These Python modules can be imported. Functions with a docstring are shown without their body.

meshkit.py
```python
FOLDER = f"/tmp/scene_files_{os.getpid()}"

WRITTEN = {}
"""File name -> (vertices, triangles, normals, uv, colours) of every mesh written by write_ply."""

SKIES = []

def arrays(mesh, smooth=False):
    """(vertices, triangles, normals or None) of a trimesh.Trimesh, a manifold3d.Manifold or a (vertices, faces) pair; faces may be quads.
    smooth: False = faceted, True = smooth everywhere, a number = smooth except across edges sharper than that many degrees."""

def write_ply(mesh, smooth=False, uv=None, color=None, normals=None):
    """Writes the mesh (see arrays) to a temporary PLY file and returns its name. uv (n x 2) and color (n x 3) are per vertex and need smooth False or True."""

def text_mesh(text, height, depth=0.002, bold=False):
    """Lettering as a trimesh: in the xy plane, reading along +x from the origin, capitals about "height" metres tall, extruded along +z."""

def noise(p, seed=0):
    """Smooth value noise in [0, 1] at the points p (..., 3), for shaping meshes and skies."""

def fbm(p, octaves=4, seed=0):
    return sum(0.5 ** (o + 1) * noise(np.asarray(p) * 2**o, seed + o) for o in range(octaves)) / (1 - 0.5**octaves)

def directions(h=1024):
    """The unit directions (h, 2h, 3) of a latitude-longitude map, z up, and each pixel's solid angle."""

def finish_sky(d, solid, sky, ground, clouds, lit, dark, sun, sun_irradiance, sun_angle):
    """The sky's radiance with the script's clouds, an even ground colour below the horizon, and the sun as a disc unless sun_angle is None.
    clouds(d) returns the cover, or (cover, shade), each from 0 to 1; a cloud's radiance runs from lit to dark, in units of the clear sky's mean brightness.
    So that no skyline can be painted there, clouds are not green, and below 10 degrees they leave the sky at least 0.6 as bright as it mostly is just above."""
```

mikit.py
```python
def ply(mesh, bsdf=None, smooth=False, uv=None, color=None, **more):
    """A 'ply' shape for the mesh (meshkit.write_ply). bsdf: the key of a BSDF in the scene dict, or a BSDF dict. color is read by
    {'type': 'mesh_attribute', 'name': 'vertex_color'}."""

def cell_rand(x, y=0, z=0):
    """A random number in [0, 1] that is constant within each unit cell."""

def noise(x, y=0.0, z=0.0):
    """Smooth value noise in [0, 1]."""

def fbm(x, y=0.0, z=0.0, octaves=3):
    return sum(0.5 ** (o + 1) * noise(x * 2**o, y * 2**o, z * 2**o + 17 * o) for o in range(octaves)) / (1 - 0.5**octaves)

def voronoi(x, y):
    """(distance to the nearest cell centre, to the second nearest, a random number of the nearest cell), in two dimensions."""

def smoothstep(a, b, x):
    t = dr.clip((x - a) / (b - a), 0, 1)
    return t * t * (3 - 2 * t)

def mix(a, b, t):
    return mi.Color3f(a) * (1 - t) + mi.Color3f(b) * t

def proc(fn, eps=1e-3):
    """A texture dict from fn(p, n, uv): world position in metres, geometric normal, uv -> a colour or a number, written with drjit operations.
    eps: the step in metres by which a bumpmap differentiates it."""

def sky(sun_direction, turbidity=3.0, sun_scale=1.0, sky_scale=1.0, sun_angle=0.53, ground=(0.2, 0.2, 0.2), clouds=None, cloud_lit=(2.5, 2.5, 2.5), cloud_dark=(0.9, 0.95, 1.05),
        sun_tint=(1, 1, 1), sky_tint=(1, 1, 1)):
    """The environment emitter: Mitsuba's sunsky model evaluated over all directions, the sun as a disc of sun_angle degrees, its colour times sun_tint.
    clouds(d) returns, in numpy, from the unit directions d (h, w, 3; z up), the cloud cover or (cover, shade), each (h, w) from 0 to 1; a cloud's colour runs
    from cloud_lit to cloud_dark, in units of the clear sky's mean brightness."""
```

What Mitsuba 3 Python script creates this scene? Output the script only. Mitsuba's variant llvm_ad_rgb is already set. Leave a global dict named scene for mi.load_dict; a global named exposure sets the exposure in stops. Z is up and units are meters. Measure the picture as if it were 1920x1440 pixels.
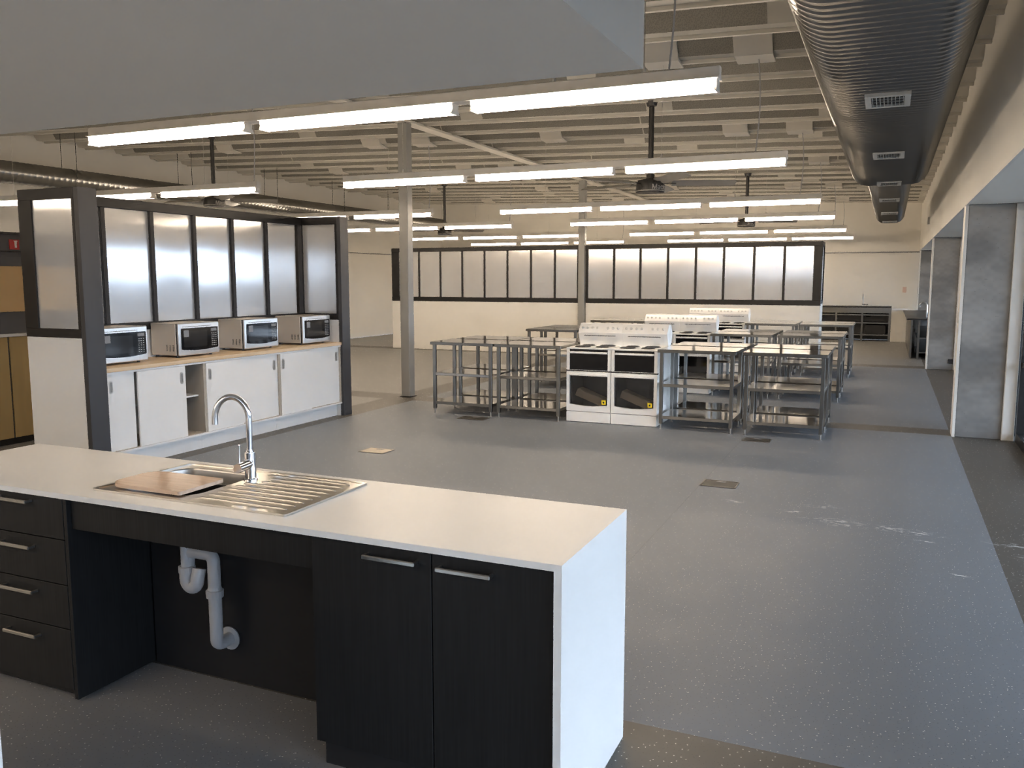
import math
import numpy as np
import trimesh
import drjit as dr
import mitsuba as mi
import shapely
from shapely.geometry import Polygon, Point, box as sbox
import mikit, meshkit
from mikit import proc, fbm, noise, voronoi, smoothstep, mix

T = mi.ScalarTransform4f
scene, labels = {}, {}
PI = math.pi

# ------------------------------------------------------------------ camera, sky, exposure
CAM_H, PITCH, YAW, FOCAL = 1.75, 0.1220966, 0.41616976, 1594.57     # focal length in pixels of the 1920 wide frame
fwd = [-math.sin(YAW) * math.cos(PITCH), math.cos(YAW) * math.cos(PITCH), -math.sin(PITCH)]
scene['camera'] = {'type': 'perspective', 'fov': math.degrees(2 * math.atan(960 / FOCAL)), 'fov_axis': 'x', 'near_clip': 0.02, 'far_clip': 300.0,
                   'to_world': T().look_at(origin=[0, 0, CAM_H], target=[fwd[0], fwd[1], CAM_H + fwd[2]], up=[0, 0, 1])}
exposure = 1.0
TUBE = (18.0, 14.6, 11.0)          # radiance of the light diffusers, warm white


def overcast(d):
    n = meshkit.fbm(d * 3.0, 4, 5)
    return np.ones_like(n), np.clip((n - 0.45) * 2.5, 0, 1)


scene['sky'] = mikit.sky((0.3, -0.6, 0.75), turbidity=4.0, sun_scale=0.0, sky_scale=1.0, clouds=overcast, cloud_lit=(26, 32, 40), cloud_dark=(20, 25, 32), ground=(0.10, 0.10, 0.10))

# ------------------------------------------------------------------ materials
def rgb(*c): return {'type': 'rgb', 'value': list(c)}


def pr_(color, rough, spec=0.5, metal=0.0, **k):
    return {'type': 'twosided', 'b': {'type': 'principled', 'base_color': color if isinstance(color, dict) else rgb(*color), 'roughness': rough, 'specular': spec, 'metallic': metal, **k}}


SCUFFS = [(-0.40, 6.87, .10, .05), (-0.29, 6.48, .16, .05), (-0.2, 6.40, .10, .04), (0.06, 6.44, .10, .05), (0.2, 6.39, .16, .05), (-1.04, 6.76, .07, .03),
          (-0.58, 6.62, .07, .03), (0.3, 6.21, .06, .02), (0.82, 6.35, .10, .04), (0.95, 6.1, .10, .05), (0.85, 5.6, .06, .03), (0.45, 5.55, .05, .02)]


def vinyl(base, tint):
    def fn(p, n, uv):
        a, b, w = voronoi(p.x * 34, p.y * 34)
        fleck = dr.select((w > 0.62) & (a < 0.085), 1.0, 0.0)
        a2, b2, w2 = voronoi(p.x * 60 + 13, p.y * 60 + 7)
        dark = dr.select((w2 > 0.6) & (a2 < 0.12), 1.0, 0.0)
        c = mix(base, tint, fbm(p.x * 0.9, p.y * 0.9, 0.0) * 0.5)
        c = c * (1 - 0.25 * dark)
        c = mix(c, (0.62, 0.60, 0.55), fleck * (0.45 + 0.55 * noise(p.x * 90, p.y * 90)))
        m = mi.Float(0)
        for x, y, rx, ry in SCUFFS:
            r = dr.square((p.x - x) / rx) + dr.square((p.y - y) / ry)
            m = dr.maximum(m, dr.exp(-r) * smoothstep(0.52, 0.75, fbm(p.x * 26, p.y * 60, 3.0)))
        c = mix(c, (0.62, 0.63, 0.64), m * 0.75)
        seam = dr.minimum(dr.abs(p.x + 1.413), dr.abs(p.x + 4.90))
        return c * (1 - 0.35 * smoothstep(0.004, 0.001, seam))
    return proc(fn)


def rough_floor(p, n, uv): return 0.42 + 0.10 * fbm(p.x * 3, p.y * 3, 1.0)


scene['m_floor'] = pr_(vinyl((0.148, 0.165, 0.187), (0.170, 0.187, 0.207)), proc(rough_floor), 0.25)
scene['m_floor_left'] = pr_(vinyl((0.165, 0.163, 0.156), (0.19, 0.186, 0.176)), proc(rough_floor), 0.5)
scene['m_floor_near'] = pr_(vinyl((0.185, 0.186, 0.188), (0.210, 0.211, 0.212)), proc(rough_floor), 0.4)
scene['m_floor_dark'] = pr_(vinyl((0.066, 0.061, 0.053), (0.083, 0.077, 0.067)), proc(rough_floor), 0.5)


def plaster(base):
    def fn(p, n, uv): return mi.Color3f(base) * (0.965 + 0.07 * fbm(p.x * 1.7 + p.z, p.y * 1.7, p.z * 1.7))
    return proc(fn)


scene['m_wall'] = pr_(plaster((0.70, 0.675, 0.62)), 0.6, 0.3)
scene['m_bulk'] = pr_((0.66, 0.635, 0.59), 0.7, 0.2)
scene['m_deck'] = pr_(plaster((0.52, 0.495, 0.44)), 0.5, 0.3)


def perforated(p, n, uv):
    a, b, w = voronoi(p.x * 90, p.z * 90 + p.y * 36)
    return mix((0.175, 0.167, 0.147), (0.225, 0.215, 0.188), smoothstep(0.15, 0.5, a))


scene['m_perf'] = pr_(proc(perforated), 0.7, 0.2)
scene['m_plate'] = pr_((0.66, 0.62, 0.55), 0.5)
scene['m_steel_col'] = pr_((0.22, 0.217, 0.205), 0.35, 0.6)


def concrete(p, n, uv):
    f = fbm(p.x * 1.6 + p.y, p.y * 1.6, p.z * 2.4, 4)
    c = mix((0.17, 0.171, 0.169), (0.29, 0.287, 0.277), smoothstep(0.3, 0.7, f))
    pit = smoothstep(0.93, 0.97, noise(p.x * 45, p.y * 45, p.z * 45))
    return c * (1 - 0.2 * pit) * (0.94 + 0.12 * noise(p.x * 25, p.y * 25, p.z * 25))


scene['m_concrete'] = pr_(proc(concrete), 0.75, 0.3)
scene['m_white'] = pr_((0.76, 0.75, 0.73), 0.35)
scene['m_jamb'] = pr_((0.66, 0.64, 0.60), 0.5)
scene['m_worktop'] = pr_((0.75, 0.735, 0.71), 0.30)
scene['m_enamel'] = pr_((0.80, 0.79, 0.76), 0.22, 0.6)
scene['m_knob'] = pr_((0.62, 0.61, 0.58), 0.3)
scene['m_grey_line'] = pr_((0.20, 0.20, 0.20), 0.5)


def darkwood(p, n, uv):
    g = fbm(p.x * 180, p.y * 180, p.z * 5, 3)
    return mix((0.0065, 0.0067, 0.007), (0.0135, 0.0138, 0.0145), g)


scene['m_char'] = pr_(proc(darkwood), 0.5, 0.25)
scene['m_char_in'] = pr_((0.012, 0.012, 0.013), 0.6, 0.3)
scene['m_frame'] = pr_((0.011, 0.0105, 0.0105), 0.45, 0.3)
scene['m_frame_end'] = pr_((0.032, 0.033, 0.037), 0.45, 0.4)
scene['m_black'] = pr_((0.012, 0.012, 0.013), 0.35)
scene['m_black_gloss'] = pr_((0.005, 0.005, 0.006), 0.06, 0.4)
scene['m_keypad'] = pr_((0.45, 0.46, 0.48), 0.5)
scene['m_label'] = pr_((0.16, 0.17, 0.19), 0.5)
scene['m_cab'] = pr_((0.66, 0.655, 0.645), 0.35, 0.4)
scene['m_cab_in'] = pr_((0.33, 0.30, 0.26), 0.6, 0.3)


def beech(p, n, uv):
    g = fbm(p.x * 30, p.y * 2.2, p.z * 40, 3)
    return mix((0.44, 0.32, 0.20), (0.60, 0.47, 0.32), g)


scene['m_bench'] = pr_(proc(beech), 0.4, 0.4)


def ply_tan(p, n, uv):
    g = fbm(p.x * 14, p.y * 14, p.z * 1.2, 3)
    return mix((0.40, 0.27, 0.11), (0.52, 0.37, 0.17), g)


scene['m_tan'] = pr_(proc(ply_tan), 0.45, 0.4)
scene['m_tan2'] = pr_((0.66, 0.44, 0.22), 0.6, 0.3)
scene['m_greywall'] = pr_((0.10, 0.10, 0.105), 0.6, 0.3)
scene['m_red'] = pr_((0.45, 0.03, 0.03), 0.45)
scene['m_stainless'] = pr_((0.43, 0.415, 0.39), 0.08, 0.5, 1.0)
scene['m_stainless_leg'] = pr_((0.25, 0.248, 0.24), 0.22, 0.5, 1.0)
scene['m_sink'] = pr_((0.62, 0.60, 0.565), 0.19, 0.5, 1.0)
scene['m_bowl'] = pr_((0.66, 0.645, 0.62), 0.32, 0.5, 1.0)
scene['m_chrome'] = pr_((0.80, 0.80, 0.82), 0.04, 0.5, 1.0)
scene['m_satin'] = pr_((0.55, 0.53, 0.50), 0.25, 0.5, 1.0)
scene['m_mw'] = pr_((0.74, 0.73, 0.72), 0.20, 0.5, 0.85)
scene['m_mw_window'] = pr_((0.014, 0.014, 0.015), 0.08, 0.5)
scene['m_mw_side'] = pr_((0.50, 0.46, 0.41), 0.40, 0.5, 0.3)
scene['m_galv'] = pr_((0.29, 0.288, 0.275), 0.26, 0.5, 1.0)
scene['m_grille'] = pr_((0.50, 0.50, 0.48), 0.4)
scene['m_housing'] = pr_((0.70, 0.67, 0.62), 0.4)
scene['m_pvc'] = pr_((0.34, 0.34, 0.35), 0.35)
scene['m_fan'] = pr_((0.018, 0.017, 0.016), 0.4)
scene['m_blade'] = pr_((0.26, 0.25, 0.23), 0.4)
scene['m_lettering'] = pr_((0.30, 0.28, 0.26), 0.5)
scene['m_pink'] = pr_((0.60, 0.44, 0.37), 0.5)
scene['m_yellow'] = pr_((0.80, 0.58, 0.02), 0.5)


def board(p, n, uv):
    g = fbm(p.x * 6, p.y * 60, p.z * 60, 3)
    return mix((0.46, 0.30, 0.20), (0.62, 0.45, 0.33), g)


scene['m_board'] = pr_(proc(board), 0.14, 0.6)
scene['m_card'] = pr_((0.42, 0.34, 0.24), 0.7, 0.2)
scene['m_oven'] = pr_((0.05, 0.05, 0.052), 0.4)
scene['m_floorbox'] = pr_((0.045, 0.042, 0.037), 0.45, 0.3)
scene['m_floorbox_brass'] = pr_((0.50, 0.44, 0.36), 0.3, 0.5, 0.7)
scene['m_fbtrim'] = pr_((0.30, 0.285, 0.26), 0.35, 0.5, 1.0)
scene['m_poly'] = {'type': 'blendbsdf', 'weight': 0.40,      # twin wall plastic: milky sheet with the gloss of its four surfaces, flutes running upwards
                   'a': {'type': 'principledthin', 'base_color': rgb(0.53, 0.525, 0.52), 'roughness': 0.6, 'spec_trans': 0.0, 'diff_trans': 0.7},
                   'b': {'type': 'roughconductor', 'material': 'none', 'distribution': 'ggx', 'alpha_u': 0.07, 'alpha_v': 0.008}}
scene['m_glass'] = {'type': 'thindielectric', 'int_ior': 1.5}
scene['m_oven_glass'] = {'type': 'thindielectric', 'int_ior': 1.5, 'specular_transmittance': rgb(0.42, 0.42, 0.43)}
scene['m_tube'] = {'type': 'diffuse', 'reflectance': rgb(0.8, 0.8, 0.8)}


# ------------------------------------------------------------------ mesh helpers
class MB:
    """Collects pieces into ONE mesh."""
    def __init__(s): s.p = []
    def add(s, m): s.p.append(m); return s
    def box(s, x0, x1, y0, y1, z0, z1, c=0.0): return s.add(bx(x0, x1, y0, y1, z0, z1, c))
    def mesh(s): return trimesh.util.concatenate(s.p) if len(s.p) > 1 else s.p[0]


def bx(x0, x1, y0, y1, z0, z1, c=0.0):
    x0, x1 = min(x0, x1), max(x0, x1); y0, y1 = min(y0, y1), max(y0, y1); z0, z1 = min(z0, z1), max(z0, z1)
    if c <= 0:
        m = trimesh.creation.box((x1 - x0, y1 - y0, z1 - z0)); m.apply_translation(((x0 + x1) / 2, (y0 + y1) / 2, (z0 + z1) / 2)); return m
    pts = []
    for X, sx in ((x0, 1), (x1, -1)):
        for Y, sy in ((y0, 1), (y1, -1)):
            for Z, sz in ((z0, 1), (z1, -1)):
                pts += [(X, Y + sy * c, Z + sz * c), (X + sx * c, Y, Z + sz * c), (X + sx * c, Y + sy * c, Z)]
    return trimesh.convex.convex_hull(np.array(pts))


def cyl(p0, p1, r, n=16, r1=None):
    """A capped cylinder or cone frustum between two points."""
    p0, p1 = np.array(p0, float), np.array(p1, float)
    return tube([p0, p1], [r, r if r1 is None else r1], n)


def tube(pts, r, n=12):
    p = np.asarray(pts, float); r = np.broadcast_to(r, (len(p),))
    t = np.gradient(p, axis=0); t /= np.linalg.norm(t, axis=1, keepdims=True)
    ref = np.array([0, 0, 1.0]) if abs(t[0][2]) < 0.9 else np.array([1.0, 0, 0])
    a = np.cross(t[0], ref); a /= np.linalg.norm(a)
    ang = np.arange(n) * 2 * PI / n
    rings = []
    for i in range(len(p)):
        a = a - t[i] * (a @ t[i]); a /= np.linalg.norm(a); b = np.cross(t[i], a)
        rings.append(p[i] + r[i] * (np.cos(ang)[:, None] * a + np.sin(ang)[:, None] * b))
    v = np.vstack(rings + [p[:1], p[-1:]])
    f = []
    for i in range(len(p) - 1):
        for j in range(n):
            k = (j + 1) % n
            f += [(i * n + j, i * n + k, (i + 1) * n + k), (i * n + j, (i + 1) * n + k, (i + 1) * n + j)]
    c0, c1, L = len(v) - 2, len(v) - 1, (len(p) - 1) * n
    for j in range(n):
        k = (j + 1) % n
        f += [(c0, k, j), (c1, L + j, L + k)]
    return trimesh.Trimesh(v, f, process=False)


def lathe(prof, n=24, axis='z', at=(0, 0, 0)):
    """prof: (radius, height) pairs from bottom to top; revolved about z, then turned to axis."""
    m = trimesh.creation.revolve(np.array(prof, float), sections=n)
    if m.volume < 0: m.invert()
    if axis == 'y': m.apply_transform(trimesh.transformations.rotation_matrix(-PI / 2, (1, 0, 0)))
    if axis == 'x': m.apply_transform(trimesh.transformations.rotation_matrix(PI / 2, (0, 1, 0)))
    m.apply_translation(at); return m


def prism_x(poly, x0, x1):
    """A polygon of (y, z) swept along x."""
    m = trimesh.creation.extrude_polygon(poly if isinstance(poly, shapely.Geometry) else Polygon(poly), x1 - x0, engine='earcut')
    v = m.vertices.copy(); m.vertices = np.c_[v[:, 2] + x0, v[:, 0], v[:, 1]]
    m.fix_normals(); return m


def prism_y(poly, y0, y1):
    """A polygon of (x, z) swept along y."""
    m = trimesh.creation.extrude_polygon(poly if isinstance(poly, shapely.Geometry) else Polygon(poly), y1 - y0, engine='earcut')
    v = m.vertices.copy(); m.vertices = np.c_[v[:, 0], v[:, 2] + y0, v[:, 1]]
    m.fix_normals(); return m


def prism_z(poly, z0, z1):
    m = trimesh.creation.extrude_polygon(poly if isinstance(poly, shapely.Geometry) else Polygon(poly), z1 - z0, engine='earcut')
    m.apply_translation((0, 0, z0)); return m


def rrect(x0, y0, x1, y1, r, res=6): return sbox(x0 + r, y0 + r, x1 - r, y1 - r).buffer(r, quad_segs=res)


# ------------------------------------------------------------------ scene-entry helpers
used = {}


def numbered(base):
    n = used.get(base, 0); used[base] = n + 1
    return base if n == 0 else f'{base}_{n:03d}'


def thing(name, label, cat, group=None, kind=None):
    """The key that the parts' keys start with; it has no entry of its own."""
    k = numbered(name)
    labels[k] = {'label': label, **({'category': cat} if cat else {}), **({'group': group} if group else {}), **({'kind': kind} if kind else {})}
    return k


def part(parent, name, mesh, mat, smooth=False, label=None, **more):
    k = numbered(f'{parent}__{name}')
    scene[k] = mikit.ply(mesh.mesh() if isinstance(mesh, MB) else mesh, mat, smooth, **more)
    if label: labels[k] = {'label': label}
    return k


def whole(name, label, cat, mesh, mat, smooth=False, group=None, **more):
    k = thing(name, label, cat, group)
    scene[k] = mikit.ply(mesh.mesh() if isinstance(mesh, MB) else mesh, mat, smooth, **more)
    return k


def struct(name, mesh, mat, label, smooth=False):
    k = numbered(name)
    if mesh is not None: scene[k] = mikit.ply(mesh.mesh() if isinstance(mesh, MB) else mesh, mat, smooth)
    labels[k] = {'label': label, 'kind': 'structure'}
    return k


def copies(proto, placements):
    """proto: a list of (suffix, shape dict); one entry per copy and part under the copy's own key."""
    for key, m in placements:
        for suf, d in proto: scene[key + suf] = {**d, 'to_world': m}


class Proto:
    """Parts built once, then placed under many keys."""
    def __init__(s): s.parts, s.n = [], {}
    def add(s, name, mesh, mat, smooth=False):
        n = s.n.get(name, 0); s.n[name] = n + 1
        suf = '__' + (name if n == 0 else f'{name}_{n:03d}')
        s.parts.append((suf, mikit.ply(mesh.mesh() if isinstance(mesh, MB) else mesh, mat, smooth)))
        return suf[2:]


# ------------------------------------------------------------------ the setting
XW, XE, YN, YF = -14.7, 0.71, -9.0, 27.1           # left wall, right bulkhead face, rear wall, far wall


def z_lip(x): return 3.86 + (-0.9 - x) * 0.0314     # the roof deck rises to the left


BULK_X, BULK_Y, BULK_Z = -1.131, 4.11, 2.75

# floor: vinyl sheets and inlaid dark border strips, each a piece of its own, side by side
fl = struct('floor', bx(XW, 1.5, YN, YF, -0.12, -0.012), 'm_floor', 'grey flecked sheet vinyl floor with darker border strips')
full = sbox(XW, YN, 1.5, YF)
strips = [sbox(XE, YN, 1.5, YF), sbox(-6.80, 3.12, -6.30, 18.6), sbox(XW, 10.68, -6.80, 11.22), sbox(-6.30, 10.66, XE, 11.08),
          sbox(XW, 18.6, XE, 19.12), sbox(XW, 2.745, XE, 3.12), sbox(XW, YN, XE, 2.745)]
holes = []
for p in strips:
    if p.bounds[3] - p.bounds[1] > 5 and p.bounds[2] - p.bounds[0] > 5: part(fl, 'vinyl_sheet', prism_z(p, -0.012, 0.0), 'm_floor_near')
    else: part(fl, 'border_strip', prism_z(p, -0.012, 0.0), 'm_floor_dark', label='dark brown grey border strip set into the vinyl')
rest = full.difference(shapely.union_all([p.buffer(1e-6) for p in strips]))
for g in rest.geoms:
    left = g.centroid.x < -6.8 and g.centroid.y > 3
    part(fl, 'vinyl_sheet', prism_z(g, -0.012, 0.0), 'm_floor_left' if left else 'm_floor')

# walls
wl = struct('wall_left', bx(XW - 0.25, XW - 0.06, YN, YF, 0, 5.0), 'm_wall', 'long left wall with a proud upper band')
part(wl, 'upper_band', bx(XW - 0.06, XW, YN, YF, 2.56, 5.0), 'm_wall')
part(wl, 'painted_shadow_line', bx(XW - 0.06, XW - 0.004, YN, YF, 2.535, 2.56), 'm_grey_line', label='dark strip painted as the shadow line under the upper band')  # shadow line below the upper band, put in as a dark colour
wf = struct('wall_far', bx(XW, 1.5, YF + 0.06, YF + 0.3, 0, 5.0), 'm_wall', 'far end wall with a proud upper band')
part(wf, 'upper_band', bx(XW, 1.5, YF, YF + 0.06, 2.555, 5.0), 'm_wall')
part(wf, 'painted_shadow_line', bx(XW, 1.5, YF + 0.004, YF + 0.06, 2.52, 2.555), 'm_grey_line', label='dark strip painted as the shadow line under the upper band')  # same painted shadow line along the far wall
wr = struct('wall_right', None, None, 'right wall: a bulkhead over concrete piers and windows')
part(wr, 'bulkhead', bx(XE, 1.5, YN, YF, 2.56, 5.0), 'm_wall')
part(wr, 'bulkhead_edge_bead', bx(XE - 0.004, XE + 0.02, YN, YF, 2.55, 2.572), 'm_jamb')
PIERS = [(2.70, 2.95), (10.60, 10.85), (18.55, 18.80), (26.5, 26.75)]
for i, (a, b) in enumerate(PIERS):
    part(wr, 'pier', bx(XE + 0.03, 1.19, a, b, 0, 2.56, 0.006), 'm_concrete', label='raw grey concrete pier')
    part(wr, 'pier_lining', bx(XE, XE + 0.03, a - 0.004, b + 0.004, 0, 2.56), 'm_jamb')
    part(wr, 'window_jamb', bx(1.19, 1.31, a - 0.05, b + 0.05, 0, 2.56, 0.005), 'm_jamb', label='pale jamb strip beside the window')
# right windows: black framed glazing between the piers
bays = [(YN, 2.65), (3.0, 10.55), (10.9, 18.5), (18.85, 26.45)]
for i, (a, b) in enumerate(bays):
    w = struct(f'window_{i + 1}', None, None, 'black framed glazing between the concrete piers in the right wall')
    part(w, 'frame', MB().box(1.32, 1.40, a, b, 0, 0.10).box(1.32, 1.40, a, b, 2.48, 2.56).box(1.32, 1.40, a, a + 0.07, 0.1, 2.48).box(1.32, 1.40, b - 0.07, b, 0.1, 2.48), 'm_frame')
    n = 4
    for k in range(1, n):
        y = a + (b - a) * k / n
        part(w, 'mullion', bx(1.31, 1.41, y - 0.035, y + 0.035, 0.10, 2.48), 'm_frame')
    part(w, 'transom', bx(1.33, 1.39, a, b, 0.82, 0.87), 'm_frame')
    v = np.array([(1.36, a, 0.05), (1.36, b, 0.05), (1.36, b, 2.5), (1.36, a, 2.5)])
    part(w, 'pane', trimesh.Trimesh(v, [(0, 1, 2), (0, 2, 3)], process=False), 'm_glass')
part('window_2', 'handle', bx(1.30, 1.33, 10.30, 10.34, 0.95, 1.25, 0.005), 'm_black')
# unseen roof added outside the right windows, keeping high sky off the floor
vw = struct('wall_outside', None, None, 'paving outside with added unseen roofs and a wall that block the sky')
part(vw, 'added_roof', bx(1.5, 3.9, YN, 10.7, 2.66, 2.80), 'm_bulk')
part(vw, 'added_roof', bx(1.5, 7.0, 10.7, YF, 2.66, 2.80), 'm_bulk')
part(vw, 'paving', bx(1.5, 9.0, YN, YF, -0.15, -0.02), 'm_concrete')
part(vw, 'added_wall', bx(-32, 16, -23.3, -23, -0.1, 5.5), 'm_white')  # unseen wall added behind the camera to dim the rear window sky
# rear wall with a long window, behind the camera: its light reaches the room and its bright band shows in the glossy panels
wb = struct('wall_rear', MB().box(XW, 1.5, YN - 0.2, YN, 0, 1.95).box(XW, 1.5, YN - 0.2, YN, 2.6, 5.0).box(1.3, 1.5, YN - 0.2, YN, 1.95, 2.6).box(XW, XW + 0.4, YN - 0.2, YN, 1.95, 2.6), 'm_wall', 'rear wall with a long window')
w = struct('window_5', None, None, 'long black framed window in the rear wall')
part(w, 'frame', MB().box(XW + 0.4, 1.3, YN - 0.14, YN - 0.06, 1.95, 2.0).box(XW + 0.4, 1.3, YN - 0.14, YN - 0.06, 2.54, 2.6), 'm_frame')
for k in range(9):
    x = XW + 0.44 + k * (1.3 - XW - 0.48) / 8
    part(w, 'mullion', bx(x - 0.035, x + 0.035, YN - 0.15, YN - 0.05, 2.0, 2.54), 'm_frame')
v = np.array([(XW + 0.4, YN - 0.1, 1.96), (1.3, YN - 0.1, 1.96), (1.3, YN - 0.1, 2.58), (XW + 0.4, YN - 0.1, 2.58)])
part(w, 'pane', trimesh.Trimesh(v, [(0, 1, 2), (0, 2, 3)], process=False), 'm_glass')

# roof deck: trapezoid ribs running across the room, each its own piece with perforated web panels
SL = 0.0314
shear = np.eye(4); shear[2, 0] = -SL


def sheared(m):
    m = m.copy(); m.vertices[:, 2] += z_lip(0) - SL * m.vertices[:, 0]; return m


ce = struct('ceiling', sheared(bx(XW - 0.2, 1.4, YN - 0.1, YF + 0.2, 0.235, 0.30)), 'm_deck', 'painted steel roof deck of deep ribs')
RIB0, RIBP = 7.93, 0.896
ribs = [RIB0 + RIBP * k for k in range(-19, 21) if YN + 0.5 < RIB0 + RIBP * k < YF]
rng = np.random.default_rng(4)
for y in ribs:
    prof = [(y - 0.33, 0.235), (y - 0.19, 0.03), (y - 0.06, 0.03), (y - 0.055, 0.045), (y - 0.045, 0.045), (y - 0.04, 0.0), (y, 0.0), (y + 0.01, 0.03), (y + 0.06, 0.235)]
    r = part(ce, 'rib', sheared(prism_x(prof, XW, XE)), 'm_deck')
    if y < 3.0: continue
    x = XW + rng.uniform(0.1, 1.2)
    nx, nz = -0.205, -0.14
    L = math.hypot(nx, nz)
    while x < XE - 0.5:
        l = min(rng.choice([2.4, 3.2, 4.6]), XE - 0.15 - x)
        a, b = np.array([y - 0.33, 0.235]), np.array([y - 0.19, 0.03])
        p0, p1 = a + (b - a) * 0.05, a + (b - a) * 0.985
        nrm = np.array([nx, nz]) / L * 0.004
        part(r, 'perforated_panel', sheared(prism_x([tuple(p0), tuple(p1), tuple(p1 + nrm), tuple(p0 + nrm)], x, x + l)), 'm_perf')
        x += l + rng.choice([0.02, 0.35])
# lowered plaster ceiling over the near corner
lc = struct('ceiling_bulkhead', bx(-7.0, BULK_X, YN, BULK_Y, BULK_Z, 3.85, 0.0), 'm_bulk', 'lowered plasterboard ceiling over the near corner')
# beam on the columns
struct('trim_1', MB().box(-6.66, -6.46, BULK_Y, YF, 4.005, 4.02).box(-6.60, -6.52, BULK_Y, YF, 4.02, 4.06), 'm_plate', 'pale steel beam under the deck, running over both columns')

# ------------------------------------------------------------------ columns
for y, l in ((10.93, 'pale grey square steel column, the nearer one, beside the left steel tables'), (18.84, 'slimmer looking far grey steel column between the two halves of the long partition')):
    c = thing('column', l, 'column')
    part(c, 'shaft', bx(-6.65, -6.50, y, y + 0.15, 0.006, 4.005, 0.008), 'm_steel_col')
    part(c, 'base_plate', bx(-6.67, -6.48, y - 0.02, y + 0.17, 0.0, 0.012, 0.003), 'm_frame')

# ------------------------------------------------------------------ kitchen counter in the foreground
SX0, SX1, SY0, SY1 = -2.93, -1.957, 2.402, 2.938      # sink outline
top_poly = sbox(-4.03, 2.31, -0.858, 3.0).difference(rrect(-2.90, 2.455, -2.47, 2.885, 0.10))
wt = thing('worktop', 'white stone worktop with a waterfall end, holding the inset sink', 'worktop')
part(wt, 'top', prism_z(top_poly, 0.878, 0.90), 'm_worktop')
part(wt, 'waterfall_end', bx(-0.884, -0.858, 2.31, 3.0, 0.0, 0.878), 'm_worktop', label='white waterfall end panel')
# drawers unit
HY = 2.34


def bar_handle(parent, x0, x1, z, y):
    h = MB()
    h.add(bx(x0, x1, y - 0.036, y - 0.026, z - 0.008, z + 0.008, 0.003))
    for xx in (x0 + 0.006, x1 - 0.006): h.add(bx(xx - 0.005, xx + 0.005, y - 0.03, y + 0.001, z - 0.006, z + 0.006, 0.002))
    return part(parent, 'handle', h, 'm_satin', label='satin steel bar handle')


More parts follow.
